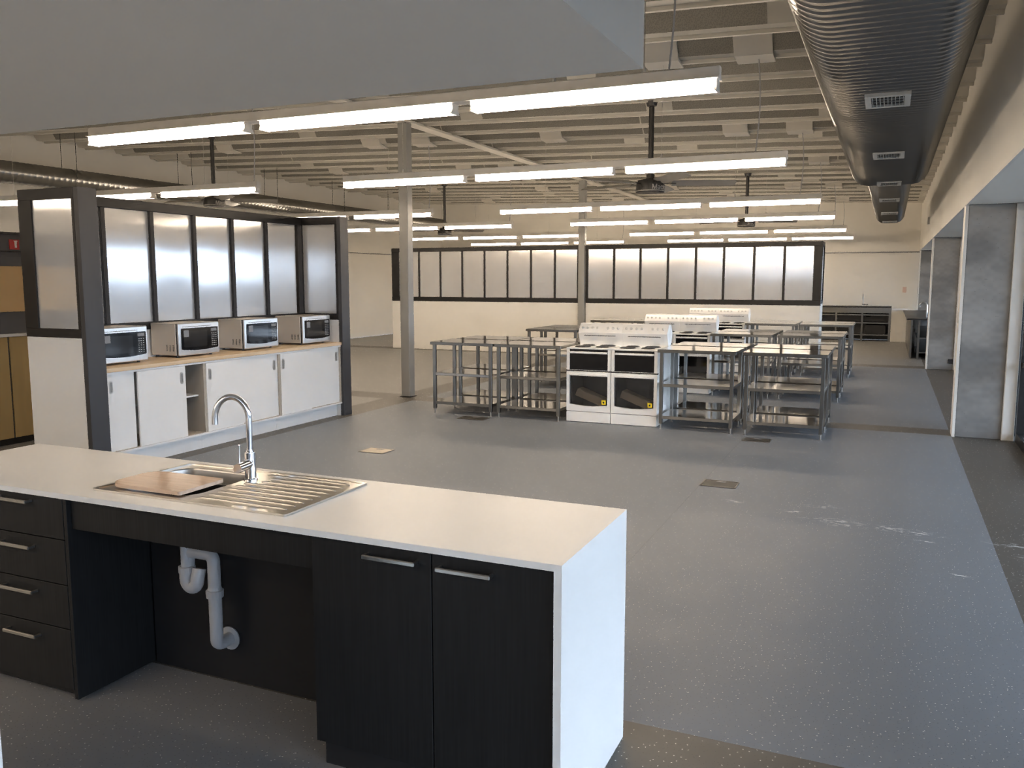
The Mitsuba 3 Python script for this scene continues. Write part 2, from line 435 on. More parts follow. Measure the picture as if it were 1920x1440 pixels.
du = thing('drawer_cabinet', 'charcoal four drawer cabinet under the left end of the white worktop', 'cabinet')
part(du, 'body', bx(-4.0, -3.03, HY + 0.022, 2.97, 0.02, 0.876), 'm_char')
part(du, 'side_panel', bx(-3.028, -3.008, HY, 2.75, 0.012, 0.876, 0.001), 'm_char')
part(du, 'filler_panel', bx(-4.0, -3.603, HY, HY + 0.02, 0.05, 0.874), 'm_char')
part(du, 'kick_board', bx(-4.0, -3.05, 2.40, 2.42, 0.0, 0.05), 'm_char_in')
for z0, z1, hz in ((0.695, 0.872, 0.842), (0.503, 0.691, 0.647), (0.314, 0.499, 0.455), (0.05, 0.31, 0.262)):
    d = part(du, 'drawer', bx(-3.60, -3.031, HY, HY + 0.02, z0, z1, 0.0015), 'm_char')
    bar_handle(d, -3.405, -3.205, hz, HY)
# knee space under the sink
kp = thing('knee_space_panel', 'charcoal back panel and rail of the open space under the sink', 'panel')
part(kp, 'rail', bx(-3.006, -1.802, 2.36, 2.38, 0.74, 0.876, 0.001), 'm_char')
part(kp, 'back_panel', bx(-3.006, -1.802, 2.755, 2.775, 0.0, 0.876), 'm_char_in')
dc = thing('door_cabinet', 'charcoal two door cabinet beside the white waterfall end', 'cabinet')
part(dc, 'body', bx(-1.80, -0.886, HY + 0.022, 2.97, 0.115, 0.876), 'm_char')
part(dc, 'kick_board', bx(-1.798, -0.888, 2.392, 2.41, 0.0, 0.115), 'm_char_in')
for x0, x1, h0, h1, hz in ((-1.797, -1.323, -1.570, -1.367, 0.832), (-1.319, -0.888, -1.291, -1.096, 0.827)):
    d = part(dc, 'door', bx(x0, x1, HY, HY + 0.02, 0.115, 0.872, 0.0015), 'm_char')
    bar_handle(d, h0, h1, hz, HY)
bp = whole('counter_back_panel', 'charcoal panel closing the far side of the white counter', 'panel', bx(-4.0, -0.886, 2.976, 2.992, 0.0, 0.876), 'm_char')
# inset sink
sk = thing('sink', 'stainless steel inset sink with bowl and ribbed drainer', 'sink')
bowl_o = rrect(-2.895, 2.46, -2.475, 2.88, 0.095)
sheet = rrect(SX0, SY0, SX1, SY1, 0.012).difference(bowl_o)
part(sk, 'deck', prism_z(sheet, 0.9005, 0.9035), 'm_sink')
rim = MB()
o, i_ = rrect(SX0, SY0, SX1, SY1, 0.012), rrect(SX0 + 0.014, SY0 + 0.014, SX1 - 0.014, SY1 - 0.014, 0.01)
rim.add(prism_z(o.difference(i_), 0.9035, 0.908))
part(sk, 'rim', rim, 'm_sink', label='raised steel rim')


def loft(polys, zs, n=72, cap=True):
    rings = []
    for p, z in zip(polys, zs):
        e = p.exterior
        rings.append(np.array([(*e.interpolate(k / n, normalized=True).coords[0], z) for k in range(n)]))
    v = np.vstack(rings + [rings[-1].mean(0)[None]])
    f = []
    for i in range(len(rings) - 1):
        for j in range(n):
            k = (j + 1) % n
            f += [(i * n + j, (i + 1) * n + k, i * n + k), (i * n + j, (i + 1) * n + j, (i + 1) * n + k)]
    L = (len(rings) - 1) * n
    if cap:
        for j in range(n): f.append((L + j, len(v) - 1, L + (j + 1) % n))
    return trimesh.Trimesh(v, f, process=False)


bw = loft([bowl_o, bowl_o.buffer(-0.006), bowl_o.buffer(-0.012), bowl_o.buffer(-0.022), bowl_o.buffer(-0.05)], [0.9035, 0.895, 0.80, 0.742, 0.735])
part(sk, 'bowl', bw, 'm_bowl', 50)
part(sk, 'strainer', lathe([(0.001, 0), (0.038, 0), (0.04, 0.003), (0.001, 0.004)], 24, at=(-2.685, 2.67, 0.736)), 'm_chrome')
for k in range(9):
    y = 2.475 + k * 0.051
    x0 = -2.43 if k not in (6, 7) else -2.38
    part(sk, 'drainer_rib', tube([(x0, y, 0.9025), (x0 + 0.02, y, 0.9055), (-2.03, y, 0.9055), (-2.01, y, 0.9025)], [0.004, 0.0055, 0.0055, 0.004], 10), 'm_sink', 60)
cb = whole('chopping_board', 'glossy timber chopping board lying over the sink bowl', 'chopping board',
           prism_z(rrect(-2.90, 2.452, -2.60, 2.70, 0.07).union(sbox(-2.70, 2.452, -2.508, 2.70).intersection(rrect(-2.8, 2.452, -2.508, 2.70, 0.015).union(sbox(-2.7, 2.46, -2.55, 2.7)))), 0.909, 0.924), 'm_board')
# tap
TX, TY = -2.453, 2.797
tp = thing('tap', 'chrome gooseneck mixer tap standing behind the sink bowl', 'tap')
part(tp, 'body', lathe([(0.001, 0), (0.030, 0), (0.030, 0.006), (0.0235, 0.009), (0.0235, 0.118), (0.021, 0.122), (0.001, 0.122)], 28, at=(TX, TY, 0.9035)), 'm_chrome', 40)
SPR = 0.07
arc = [(TX, TY, 1.02), (TX, TY, 1.10), (TX, TY, 1.165)]
for k in range(1, 19):
    a = PI * k / 18 * 1.03
    d_ = SPR * (1 - math.cos(a))
    arc.append((TX - 0.88 * d_, TY - 0.47 * d_, 1.165 + 0.096 * math.sin(a)))
arc.append((arc[-1][0], arc[-1][1], arc[-1][2] - 0.012))
part(tp, 'spout', tube(arc, 0.0128, 18), 'm_chrome', 60)
part(tp, 'spout_collar', lathe([(0.001, 0), (0.017, 0), (0.017, 0.014), (0.001, 0.014)], 20, at=(TX, TY, 1.02)), 'm_chrome', 40)
dirc = np.array([0.008, -0.088, -0.006])
part(tp, 'mixer_barrel', tube([np.array([TX, TY, 0.975]) + dirc * 0.1, np.array([TX, TY, 0.975]) + dirc], 0.0205, 24), 'm_chrome', 40)
lv = np.array([TX, TY, 0.975]) + dirc * 0.85
part(tp, 'lever', tube([lv + [0, 0, 0.015], lv + [0.002, 0, 0.098]], [0.005, 0.004], 12), 'm_chrome', 40)
# waste pipe
wp = thing('waste_pipe', 'grey white plastic waste pipe with trap hanging in the dark space under the sink', 'pipe')
PY = 2.66
part(wp, 'inlet_pipe', cyl((-2.690, PY - 0.015, 0.52), (-2.690, PY - 0.015, 0.735), 0.02, 20), 'm_pvc', 40)
uu = [(-2.690, PY - 0.015, 0.53)] + [(-2.660 - 0.030 * math.cos(a), PY - 0.015, 0.485 - 0.036 * math.sin(a)) for a in np.linspace(0, PI, 12)] + [(-2.630, PY, 0.53)]
part(wp, 'trap', tube(uu, 0.0285, 20), 'm_pvc', 60)
bb = [(-2.690, PY, 0.525), (-2.690, PY, 0.55)] + [(-2.66 - 0.03 * math.cos(a), PY, 0.57 + 0.03 * math.sin(a)) for a in np.linspace(0, PI / 2, 7)][1:] + [(-2.59, PY, 0.60)] + \
     [(-2.58 + 0.03 * math.sin(a), PY, 0.57 + 0.03 * math.cos(a)) for a in np.linspace(0, PI / 2, 7)][1:] + [(-2.55, PY, 0.44)]
part(wp, 'bend', tube(bb, 0.0265, 20), 'm_pvc', 60)
part(wp, 'union_nut', lathe([(0.027, 0), (0.036, 0.002), (0.036, 0.026), (0.027, 0.028)], 12, at=(-2.690, PY - 0.01, 0.51)), 'm_pvc')
part(wp, 'coupling', lathe([(0.026, 0), (0.036, 0.003), (0.037, 0.032), (0.030, 0.036), (0.026, 0.05)], 16, at=(-2.55, PY, 0.415)), 'm_pvc')
dn = [(-2.55, PY, 0.44), (-2.55, PY, 0.25)] + [(-2.55 - 0.004 * math.sin(a), PY + 0.042 * (1 - math.cos(a)), 0.235 - 0.035 * math.sin(a)) for a in np.linspace(0.1, PI / 2, 8)] + [(-2.557, PY + 0.09, 0.20)]
part(wp, 'down_pipe', tube(dn, 0.0275, 20), 'm_pvc', 60)
part(wp, 'wall_flange', lathe([(0.02, 0), (0.052, 0), (0.050, 0.008), (0.03, 0.012), (0.02, 0.012)], 28, 'y', at=(-2.557, 2.743, 0.20)), 'm_pvc', 40)
# white end panel of the next bench, at the left border of the picture
eb = thing('bench', 'white bench end at the bottom left border of the picture', 'bench')
part(eb, 'end_panel', bx(-2.055, -2.03, 0.72, 1.35, 0.0, 0.878, 0.001), 'm_worktop')
part(eb, 'top', bx(-3.2, -2.03, 0.72, 1.35, 0.878, 0.90, 0.001), 'm_worktop')
part(eb, 'body', bx(-3.2, -2.056, 0.76, 1.32, 0.1, 0.876), 'm_char')
part(eb, 'kick_board', bx(-3.2, -2.056, 0.80, 1.27, 0.0, 0.1), 'm_char_in')

# ------------------------------------------------------------------ translucent panels
prng = np.random.default_rng(11)


def pane_mesh(w, h, t=0.016):
    """A closed twin sheet in the xz plane (0..w, 0..h), y from 0 (front) to t, slightly bowed; with uv."""
    nx, nz = 9, 25
    X, Z = np.meshgrid(np.linspace(0, 1, nx), np.linspace(0, 1, nz))
    s = prng.uniform(0, 100)
    pts = np.stack([X * w * 2.2 + s, Z * h * 3.2, np.full_like(X, s)], -1)
    bow = np.sin(PI * X) * np.sin(PI * Z) * prng.uniform(-0.0008, 0.0010) + (meshkit.noise(pts, 3) - 0.5) * 0.0011 * np.minimum(1, 6 * Z * (1 - Z)) * np.minimum(1, 5 * X * (1 - X))
    front = np.stack([X * w, -bow, Z * h], -1).reshape(-1, 3)
    back = front + [0, t, 0]
    f = []
    for j in range(nz - 1):
        for i in range(nx - 1):
            a = j * nx + i
            f += [(a, a + 1, a + nx + 1), (a, a + nx + 1, a + nx)]
    f = np.array(f); n = nx * nz
    v = np.vstack([front, back]); uv = np.c_[np.r_[X.ravel(), X.ravel()], np.r_[Z.ravel(), Z.ravel()]]
    return v, np.vstack([f, f[:, ::-1] + n]), uv


def add_pane(parent, x, y, z, w, h, rot=0.0):
    """rot 0: in the xz plane facing -y, from (x, y). rot 90: in the yz plane facing +x, running along +y."""
    v, f, uv = pane_mesh(w, h)
    c, s = math.cos(math.radians(rot)), math.sin(math.radians(rot))
    v = np.c_[v[:, 0] * c - v[:, 1] * s + x, v[:, 0] * s + v[:, 1] * c + y, v[:, 2] + z]
    return part(parent, 'pane', trimesh.Trimesh(v, f, process=False), 'm_poly', True, label='translucent twin wall plastic pane', uv=uv)


PZ0, PZ1, FZ0, FZ1 = 1.318, 2.445, 1.24, 2.54      # pane and frame heights

# ------------------------------------------------------------------ microwave alcove
al = thing('microwave_alcove', 'dark framed alcove screen with translucent panes around the microwave bench', 'partition')
# back wall of the alcove, faces +x at x = -7.0
part(al, 'lower_wall', bx(-7.14, -7.0, 5.465, 9.25, 0, FZ0), 'm_cab')
part(al, 'top_rail', bx(-7.14, -6.985, 5.465, 9.08, PZ1, FZ1, 0.003), 'm_frame')
part(al, 'bottom_rail', bx(-7.14, -6.985, 5.465, 9.08, FZ0, PZ0, 0.003), 'm_frame')
ys = [5.465, 6.03, 6.63, 7.22, 7.81, 8.40, 9.0]
for i, y in enumerate(ys):
    a, b = (y, y + 0.022) if i == 0 else (y - 0.024, y + 0.024) if i < 6 else (y, 9.08)
    part(al, 'mullion', bx(-7.10, -6.98, a, b, PZ0, PZ1, 0.002), 'm_frame')
for a, b in zip(ys[:-1], ys[1:]):
    add_pane(al, -7.012, a + 0.02, PZ0, b - a - 0.04, PZ1 - PZ0, 90)
# wings: near one (outer face y = 5.27) and far one (inner face y = 9.08)
for y0, y1, yp in ((5.27, 5.465, 5.285), (9.08, 9.25, 9.095)):
    part(al, 'wing_panel', bx(-7.0 if y0 > 6 else -7.14, -6.44, y0 + 0.004, y1 - 0.004, 0, FZ0 - 0.002), 'm_cab', label='beige lower panel of a side wing')
    part(al, 'wing_rail', bx(-7.14, -6.44, y0, y1, FZ0, PZ0, 0.003), 'm_frame')
    part(al, 'wing_rail', bx(-7.14, -6.44, y0, y1, PZ1, FZ1, 0.003), 'm_frame')
    part(al, 'wing_stile', bx(-7.14, -6.975, y0, y1, PZ0, PZ1), 'm_frame')
    part(al, 'wing_stile', bx(-6.47, -6.44, y0, y1, PZ0, PZ1), 'm_frame')
    part(al, 'end_post', bx(-6.44, -6.385, y0, y1, 0, FZ1, 0.003), 'm_frame_end', label='dark grey end post')
    add_pane(al, -6.975, yp, PZ0, 0.505, PZ1 - PZ0, 0)
# bench top and sliding door cabinets
whole('worktop', 'pale timber bench top carrying the four microwaves', 'worktop', bx(-6.998, -6.40, 5.467, 9.078, 0.916, 0.954, 0.003), 'm_bench')
CX = -6.42


def sliding(y0, y1, doors, label, gap=None):
    c = thing('sliding_door_cabinet', label, 'cabinet', 'white sliding door cabinets under the microwave bench')
    b = MB().box(-6.99, -6.97, y0, y1, 0.165, 0.914).box(-6.97, CX - 0.002, y0, y0 + 0.018, 0.165, 0.914).box(-6.97, CX - 0.002, y1 - 0.018, y1, 0.165, 0.914)
    b.box(-6.97, CX - 0.002, y0 + 0.018, y1 - 0.018, 0.165, 0.183).box(-6.97, CX - 0.002, y0 + 0.018, y1 - 0.018, 0.898, 0.914)
    part(c, 'carcass', b, 'm_cab_in', label='brown grey carcass')
    part(c, 'face_frame', MB().box(CX - 0.004, CX + 0.004, y0, y1, 0.896, 0.914).box(CX - 0.004, CX + 0.004, y0, y1, 0.160, 0.176), 'm_cab')
    part(c, 'shelf', bx(-6.97, -6.50, y0 + 0.018, y1 - 0.018, 0.555, 0.571), 'm_white', label='white shelf')
    part(c, 'kick_board', bx(-6.52, -6.50, y0, y1, 0.0, 0.163), 'm_cab')
    for a, b_, hy, front in doors:
        x = CX if front else CX - 0.022
        d = part(c, 'door', bx(x - 0.018, x, a, b_, 0.178, 0.894, 0.0015), 'm_cab')
        prof = rrect(hy - 0.021, 0.715, hy + 0.021, 0.835, 0.0205)
        pr = rrect(hy - 0.012, 0.727, hy + 0.012, 0.823, 0.0115)
        m = trimesh.creation.extrude_polygon(prof.difference(pr), 0.004, engine='earcut')
        m.vertices = np.c_[m.vertices[:, 2] + x, m.vertices[:, 0], m.vertices[:, 1]]; m.fix_normals()
        h = part(d, 'flush_pull', m, 'm_satin', label='oval flush pull')
        m = trimesh.creation.extrude_polygon(pr, 0.0015, engine='earcut')
        m.vertices = np.c_[m.vertices[:, 2] + x, m.vertices[:, 0], m.vertices[:, 1]]; m.fix_normals()
        part(d, 'pull_recess', m, 'm_grey_line')


sliding(5.467, 6.69, [(5.485, 5.81, 5.545, False), (5.832, 6.428, 6.375, True)], 'white sliding door cabinet nearest the near post, its right end standing open')
sliding(6.692, 7.875, [(6.712, 7.25, 6.76, True), (7.235, 7.858, 7.80, False)], 'white sliding door cabinet in the middle under the microwave bench, both doors shut')
sliding(7.877, 9.078, [(7.892, 8.46, 7.935, True), (8.46, 9.06, 9.005, False)], 'white sliding door cabinet at the far end of the microwave bench')


def microwave(y0, xf, label, w=0.57):
    c = thing('microwave', label, 'microwave', 'microwaves on the timber bench')
    xb, z0, z1 = max(xf - 0.435, -6.975), 0.976, 1.305
    part(c, 'body', bx(xb, xf - 0.055, y0 + 0.004, y0 + w - 0.004, z0, z1, 0.006), 'm_mw_side', label='grey beige metal case')
    part(c, 'gasket', bx(xf - 0.055, xf - 0.038, y0 + 0.008, y0 + w - 0.008, z0 + 0.004, z1 - 0.004), 'm_black')
    fr = bx(xf - 0.038, xf - 0.006, y0, y0 + w, z0 - 0.002, z1 + 0.002, 0.008)
    part(c, 'front_frame', fr, 'm_mw', label='bright steel front')

    def face(poly, d, x): 
        m = trimesh.creation.extrude_polygon(poly, d, engine='earcut')
        m.vertices = np.c_[m.vertices[:, 2] + x, m.vertices[:, 0], m.vertices[:, 1]]; m.fix_normals(); return m
    ya, yb, za, zb = y0 + 0.03, y0 + w - 0.025, z0 + 0.062, z1 - 0.05
    low = [(ya + (yb - ya) * t, za - 0.016 * math.sin(PI * t)) for t in np.linspace(0, 1, 13)]
    glass = Polygon(low + [(yb, zb), (ya, zb)]).buffer(-0.012).buffer(0.012)
    door = part(c, 'door_glass', face(glass, 0.005, xf - 0.006), 'm_black_gloss', label='black glass front')
    part(door, 'viewing_window', face(rrect(ya + 0.03, za + 0.02, yb - 0.16, zb - 0.03, 0.012), 0.0012, xf - 0.001), 'm_mw_window')
    part(door, 'care_label', face(sbox(ya + 0.03, zb - 0.09, ya + 0.10, zb - 0.02), 0.001, xf + 0.0002), 'm_label')
    part(c, 'handle_groove', bx(xf - 0.0055, xf - 0.004, y0 + 0.05, y0 + w - 0.12, zb + 0.012, zb + 0.018), 'm_grey_line')
    pad = MB()
    for r in range(7):
        for q in range(3):
            yy, zz = yb - 0.095 + q * 0.028, za + 0.02 + r * 0.021
            pad.add(bx(xf - 0.001, xf + 0.0008, yy, yy + 0.014, zz, zz + 0.006))
    part(c, 'keypad', pad, 'm_keypad')
    part(c, 'display', bx(xf - 0.001, xf + 0.0006, yb - 0.10, yb - 0.02, zb - 0.045, zb - 0.015), 'm_label')
    part(c, 'open_button', bx(xf - 0.006, xf - 0.003, yb - 0.085, yb - 0.01, z0 + 0.008, z0 + 0.038, 0.001), 'm_mw')
    vents = MB()
    for q in range(3):
        for r in range(6):
            xx, zz = xf - 0.19 + q * 0.045, z0 + 0.045 + r * 0.011
            vents.add(bx(xx, xx + 0.02, y0 + 0.0025, y0 + 0.005, zz, zz + 0.006))
    part(c, 'side_vent', vents, 'm_black')
    for xx in (xb + 0.03, xf - 0.09):
        for yy in (y0 + 0.05, y0 + w - 0.05): part(c, 'foot', cyl((xx, yy, 0.954), (xx, yy, 0.978), 0.014, 10), 'm_black')


microwave(5.56, -6.58, 'silver microwave partly hidden by the near dark post')
microwave(6.53, -6.58, 'silver microwave second from the near post, above the open cabinet gap')
microwave(7.50, -6.58, 'silver microwave third from the near post, a white stripe mirrored in its door')
microwave(8.44, -6.50, 'silver microwave at the far end of the bench beside the far dark post', 0.55)

# ------------------------------------------------------------------ storage wall behind the alcove, far left
sw = thing('storage_cupboard', 'tan plywood cupboard at the left border behind the alcove screen', 'cupboard')
part(sw, 'carcass', bx(-9.0, -8.49, 3.5, 8.6, 0.07, 1.15), 'm_greywall')
for k, y in enumerate(np.arange(3.5, 8.5, 0.8475)):
    part(sw, 'door', bx(-8.49, -8.472, y + 0.013 + 0.0, y + 0.8475 - 0.01, 0.075, 1.148, 0.001), 'm_tan')
part(sw, 'kick_board', bx(-9.0, -8.52, 3.5, 8.6, 0, 0.07), 'm_black')
part(sw, 'ledge', bx(-9.0, -8.45, 3.5, 8.6, 1.152, 1.182, 0.002), 'm_white', label='white ledge')
pb = thing('pinboard_wall', 'dark grey panel wall with a tan pinboard band above the plywood cupboard', 'wall panel')
part(pb, 'backing', bx(-9.0, -8.495, 3.5, 8.6, 1.183, 2.23), 'm_greywall')
part(pb, 'pinboard', bx(-8.495, -8.475, 3.5, 8.6, 1.414, 1.89), 'm_tan2', label='tan pinboard')
part(pb, 'trim_rail', MB().box(-8.495, -8.47, 3.5, 8.6, 2.04, 2.052).box(-8.51, -8.465, 3.5, 8.6, 2.225, 2.245), 'm_black')
sg = thing('fire_sign', 'small red sign with a white symbol on the dark panel at the left border', 'sign')
part(sg, 'plate', bx(-8.494, -8.486, 6.14, 6.25, 2.066, 2.17), 'm_red')
part(sg, 'symbol', MB().box(-8.486, -8.484, 6.198, 6.222, 2.085, 2.15).box(-8.486, -8.484, 6.19, 6.23, 2.15, 2.158), 'm_white', label='white extinguisher symbol')

# ------------------------------------------------------------------ long far partition in two halves, panes facing the camera
def partition(xl, xr, mull, left_post, right_post, wing_at, label):
    c = thing('screen_partition', label, 'partition')
    y0 = 18.9
    part(c, 'lower_wall', bx(xl + 0.004, xr - 0.004, y0 + 0.012, y0 + 0.14, 0, FZ0), 'm_wall', label='beige lower wall')
    part(c, 'skirting', bx(xl, xr, y0 + 0.006, y0 + 0.012, 0, 0.17), 'm_wall')
    part(c, 'top_rail', bx(xl, xr, y0, y0 + 0.15, PZ1, FZ1, 0.004), 'm_frame')
    part(c, 'bottom_rail', bx(xl, xr, y0, y0 + 0.15, FZ0 - 0.03, PZ0, 0.004), 'm_frame')
    for i, (a, b) in enumerate(mull): part(c, 'post' if i in (0, len(mull) - 1) else 'mullion', bx(a, b, y0 + 0.01, y0 + 0.14, PZ0, PZ1, 0.003), 'm_frame')
    for (a, b), (c_, d) in zip(mull[:-1], mull[1:]): add_pane(c, b - 0.004, y0 + 0.035, PZ0, c_ - b + 0.008, PZ1 - PZ0, 0)
    x = wing_at
    s = 1 if x > -6 else -1
    xa, xb = (x - 0.15, x) if s > 0 else (x, x + 0.15)
    part(c, 'wing_panel', bx(xa + 0.004, xb - 0.004, y0 + 0.15, y0 + 0.75, 0, FZ0), 'm_wall')
    part(c, 'wing_rail', bx(xa, xb, y0 + 0.15, y0 + 0.75, FZ0, PZ0), 'm_frame')
    part(c, 'wing_rail', bx(xa, xb, y0 + 0.15, y0 + 0.75, PZ1, FZ1), 'm_frame')
    part(c, 'wing_stile', bx(xa, xb, y0 + 0.68, y0 + 0.75, PZ0, PZ1), 'm_frame')
    add_pane(c, xb - 0.02 if s > 0 else xa + 0.02, y0 + 0.16, PZ0, 0.51, PZ1 - PZ0, 90)


ML = [(-11.735, -11.52)] + [(x - 0.021, x + 0.021) for x in (-10.936, -10.325, -9.711, -9.10, -8.485, -7.87, -7.26)] + [(-6.70, -6.652)]
partition(-11.735, -6.652, ML, 0, 0, -11.735, 'left half of the long far screen, seven dark framed translucent panes between the two columns')
MR = [(-6.478, -6.43)] + [(x - 0.024, x + 0.024) for x in (-5.81, -5.19, -4.562, -3.94, -3.333, -2.695, -2.072)] + [(-1.485, -1.32)]
partition(-6.478, -1.32, MR, 0, 0, -1.32, 'right half of the long far screen, behind the white cookers')

# ------------------------------------------------------------------ steel tables
TW, TD, TH = 0.90, 0.645, 0.945
tb = Proto()
tb.add('top', MB().box(0, TW, 0, TD, TH - 0.038, TH - 0.001, 0.003), 'm_stainless_leg')
tb.add('top_sheet', bx(0.004, TW - 0.004, 0.004, TD - 0.004, TH - 0.002, TH), 'm_stainless')
for x in (0.025, TW - 0.065):
    for y in (0.025, TD - 0.065):
        leg = tb.add('leg', bx(x, x + 0.04, y, y + 0.04, 0.065, TH - 0.038, 0.002), 'm_stainless_leg')
        tb.add(leg + '__foot', MB().add(lathe([(0.001, 0), (0.017, 0), (0.017, 0.006), (0.009, 0.010), (0.009, 0.066), (0.001, 0.066)], 10, at=(x + 0.02, y + 0.02, 0))), 'm_satin', 40)
for z in (0.125, 0.505):
    tb.add('shelf', bx(0.03, TW - 0.03, 0.03, TD - 0.03, z, z + 0.036, 0.003), 'm_stainless')
ISL = [(9.72, 'nearest'), (12.93, 'middle'), (16.27, 'farthest')]
COLX = [(-5.47, 'outer left'), (-4.545, 'inner left'), (-2.445, 'inner right'), (-1.475, 'outer right')]
for y, isl in ISL:
    for row, yy in (('front', y), ('rear', y + 0.735)):
        for x, pos in COLX:
            side = {'outer left': 'left end of', 'inner left': 'left beside cookers in', 'inner right': 'right beside cookers in', 'outer right': 'right end of'}[pos]
            k = thing('steel_table', f'steel table with two shelves, {side} the {row} row, {isl} cooking island', 'table', 'steel tables of the cooking islands')
            copies(tb.parts, [(k, T().translate([x, yy, 0]))])

# ------------------------------------------------------------------ cookers
CW, CD = 0.572, 0.57
ck = Proto()
body = MB().box(0, 0.02, 0.045, CD, 0.01, 0.905).box(CW - 0.02, CW, 0.045, CD, 0.01, 0.905).box(0.02, CW - 0.02, CD - 0.02, CD, 0.01, 0.905).box(0.02, CW - 0.02, 0.045, CD - 0.02, 0.01, 0.14)
body.box(0.02, CW - 0.02, 0.045, CD - 0.02, 0.62, 0.905)
ck.add('body', body, 'm_enamel')
ck.add('oven_cavity', MB().box(0.02, CW - 0.02, 0.46, 0.48, 0.141, 0.619).box(0.021, 0.06, 0.046, 0.46, 0.141, 0.619).box(CW - 0.06, CW - 0.021, 0.046, 0.46, 0.141, 0.619), 'm_oven')
ck.add('cooktop', bx(-0.001, CW + 0.001, -0.004, CD, 0.905, 0.925, 0.005), 'm_enamel')
ck.add('drawer', bx(0.003, CW - 0.003, 0.0, 0.043, 0.006, 0.133, 0.004), 'm_enamel')


def front(poly, y0, y1):
    m = prism_y(poly, y0, y1); return m


# lower door: white frame, glass, handle
lowdoor = sbox(0.003, 0.14, CW - 0.003, 0.632)
gx0, gx1 = 0.042, CW - 0.042
arch = [(gx0 + (gx1 - gx0) * t, 0.225 - 0.020 * math.sin(PI * t)) for t in np.linspace(0, 1, 13)]
gl = Polygon(arch + [(gx1, 0.578), (gx0, 0.578)])
d = ck.add('lower_door', front(lowdoor.difference(gl), 0.0, 0.043), 'm_enamel')
gv = prism_y(gl, 0.0, 0.01)
e = np.array(gl.exterior.coords)[:-1]
tri, fi = trimesh.creation.triangulate_polygon(gl, engine='earcut')
ck.add(d + '__glass', trimesh.Trimesh(np.c_[tri[:, 0], np.full(len(tri), 0.006), tri[:, 1]], fi, process=False), 'm_oven_glass')
ck.add(d + '__handle', bx(0.045, CW - 0.045, -0.028, 0.001, 0.580, 0.606, 0.006), 'm_enamel')
d = ck.add('upper_door', MB().add(front(sbox(0.003, 0.648, CW - 0.003, 0.903).difference(sbox(gx0, 0.652, gx1, 0.910)), 0.0, 0.043)), 'm_enamel')
ck.add(d + '__glass', bx(gx0, gx1, 0.004, 0.03, 0.652, 0.904), 'm_black_gloss')
ck.add(d + '__handle', bx(0.045, CW - 0.045, -0.028, 0.006, 0.853, 0.878, 0.006), 'm_enamel')
ck.add('gap_strip', bx(-0.001, CW + 0.001, 0.004, 0.046, 0.633, 0.647), 'm_black')
ck.add('sticker', bx(CW - 0.115, CW - 0.06, -0.0005, 0.003, 0.235, 0.29), 'm_yellow')
ck.add('sticker_print', MB().box(CW - 0.098, CW - 0.078, -0.001, 0.0, 0.25, 0.272), 'm_black')
cardm = trimesh.creation.box((0.38, 0.02, 0.09)); cardm.apply_transform(trimesh.transformations.rotation_matrix(0.36, (0, 1, 0))); cardm.apply_translation((0.28, 0.10, 0.30))
cardm2 = trimesh.creation.box((0.36, 0.14, 0.015)); cardm2.apply_transform(trimesh.transformations.rotation_matrix(0.36, (0, 1, 0))); cardm2.apply_translation((0.29, 0.19, 0.34))
# backguard: hooked profile, leaning out towards the cook, knobs on its sloping top face
bg = [(y - 0.03, z) for y, z in ((0.60, 0.925), (0.535, 0.925), (0.53, 0.95), (0.51, 1.0), (0.47, 1.072), (0.466, 1.085), (0.474, 1.10), (0.545, 1.185), (0.56, 1.197), (0.580, 1.20), (0.596, 1.192), (0.60, 1.175))]
ck.add('backguard', prism_x(bg, 0.0, CW), 'm_enamel', 35)
nd = np.array([0, -0.042, -0.028]); 
slot = prism_x([(0.4565, 1.040), (0.4500, 1.0515), (0.454, 1.0535), (0.4605, 1.042)], 0.075, CW - 0.085)
ck.add('vent_slot', slot, 'm_grey_line')
kn = np.array([0, -0.767, 0.641])
for fx in (0.08, 0.195, 0.31, 0.425, 0.665, 0.78, 0.895):
    c0 = np.array([fx * CW, 0.477, 1.139])
    ck.add('knob', MB().add(cyl(c0 - kn * 0.002, c0 + kn * 0.018, 0.0165, 14, 0.014)).add(bx(c0[0] - 0.003, c0[0] + 0.003, c0[1] - 0.03, c0[1] - 0.016, c0[2] - 0.003, c0[2] + 0.016)), 'm_knob', 40)
for cx, cy, r in ((0.16, 0.155, 0.092), (0.41, 0.155, 0.075), (0.16, 0.385, 0.075), (0.41, 0.385, 0.092)):
    pr = [(0.001, 0.006)]
    for q in range(5):
        a = r * (q + 0.15) / 5; b = r * (q + 1) / 5
        pr += [(a, 0.004), (a + 0.002, 0.010), (b - 0.003, 0.010), (b - 0.001, 0.004)]
    pr += [(r + 0.008, 0.003), (r + 0.009, 0.0), (0.001, 0.0)]
    ck.add('hotplate', lathe(pr[::-1], 24, at=(cx, cy, 0.9255)), 'm_black')
cp = Proto()
cp.add('side', cardm, 'm_card'); cp.add('flap', cardm2, 'm_card')
for y, isl in ISL:
    for row, yy in (('front', y + 0.115), ('rear', y + 0.735 + 0.645 - 0.115)):
        for j, side in enumerate(('left', 'right')):
            if row == 'front':
                m = T().translate([-3.612 + j * (CW + 0.002), yy, 0])
            else:
                m = T().translate([-3.612 + j * (CW + 0.002) + CW, yy, 0]).rotate([0, 0, 1], 180)
            k = thing('cooker', f'white electric cooker, {side} one of the {row} pair in the {isl} cooking island', 'cooker', 'white cookers')
            copies(ck.parts, [(k, m)])
            if row == 'front' and isl == 'nearest':
                q = thing('cardboard_packing', f'folded brown cardboard packing seen through the {side} oven door of the nearest cookers', 'cardboard')
                copies(cp.parts, [(q, m)])

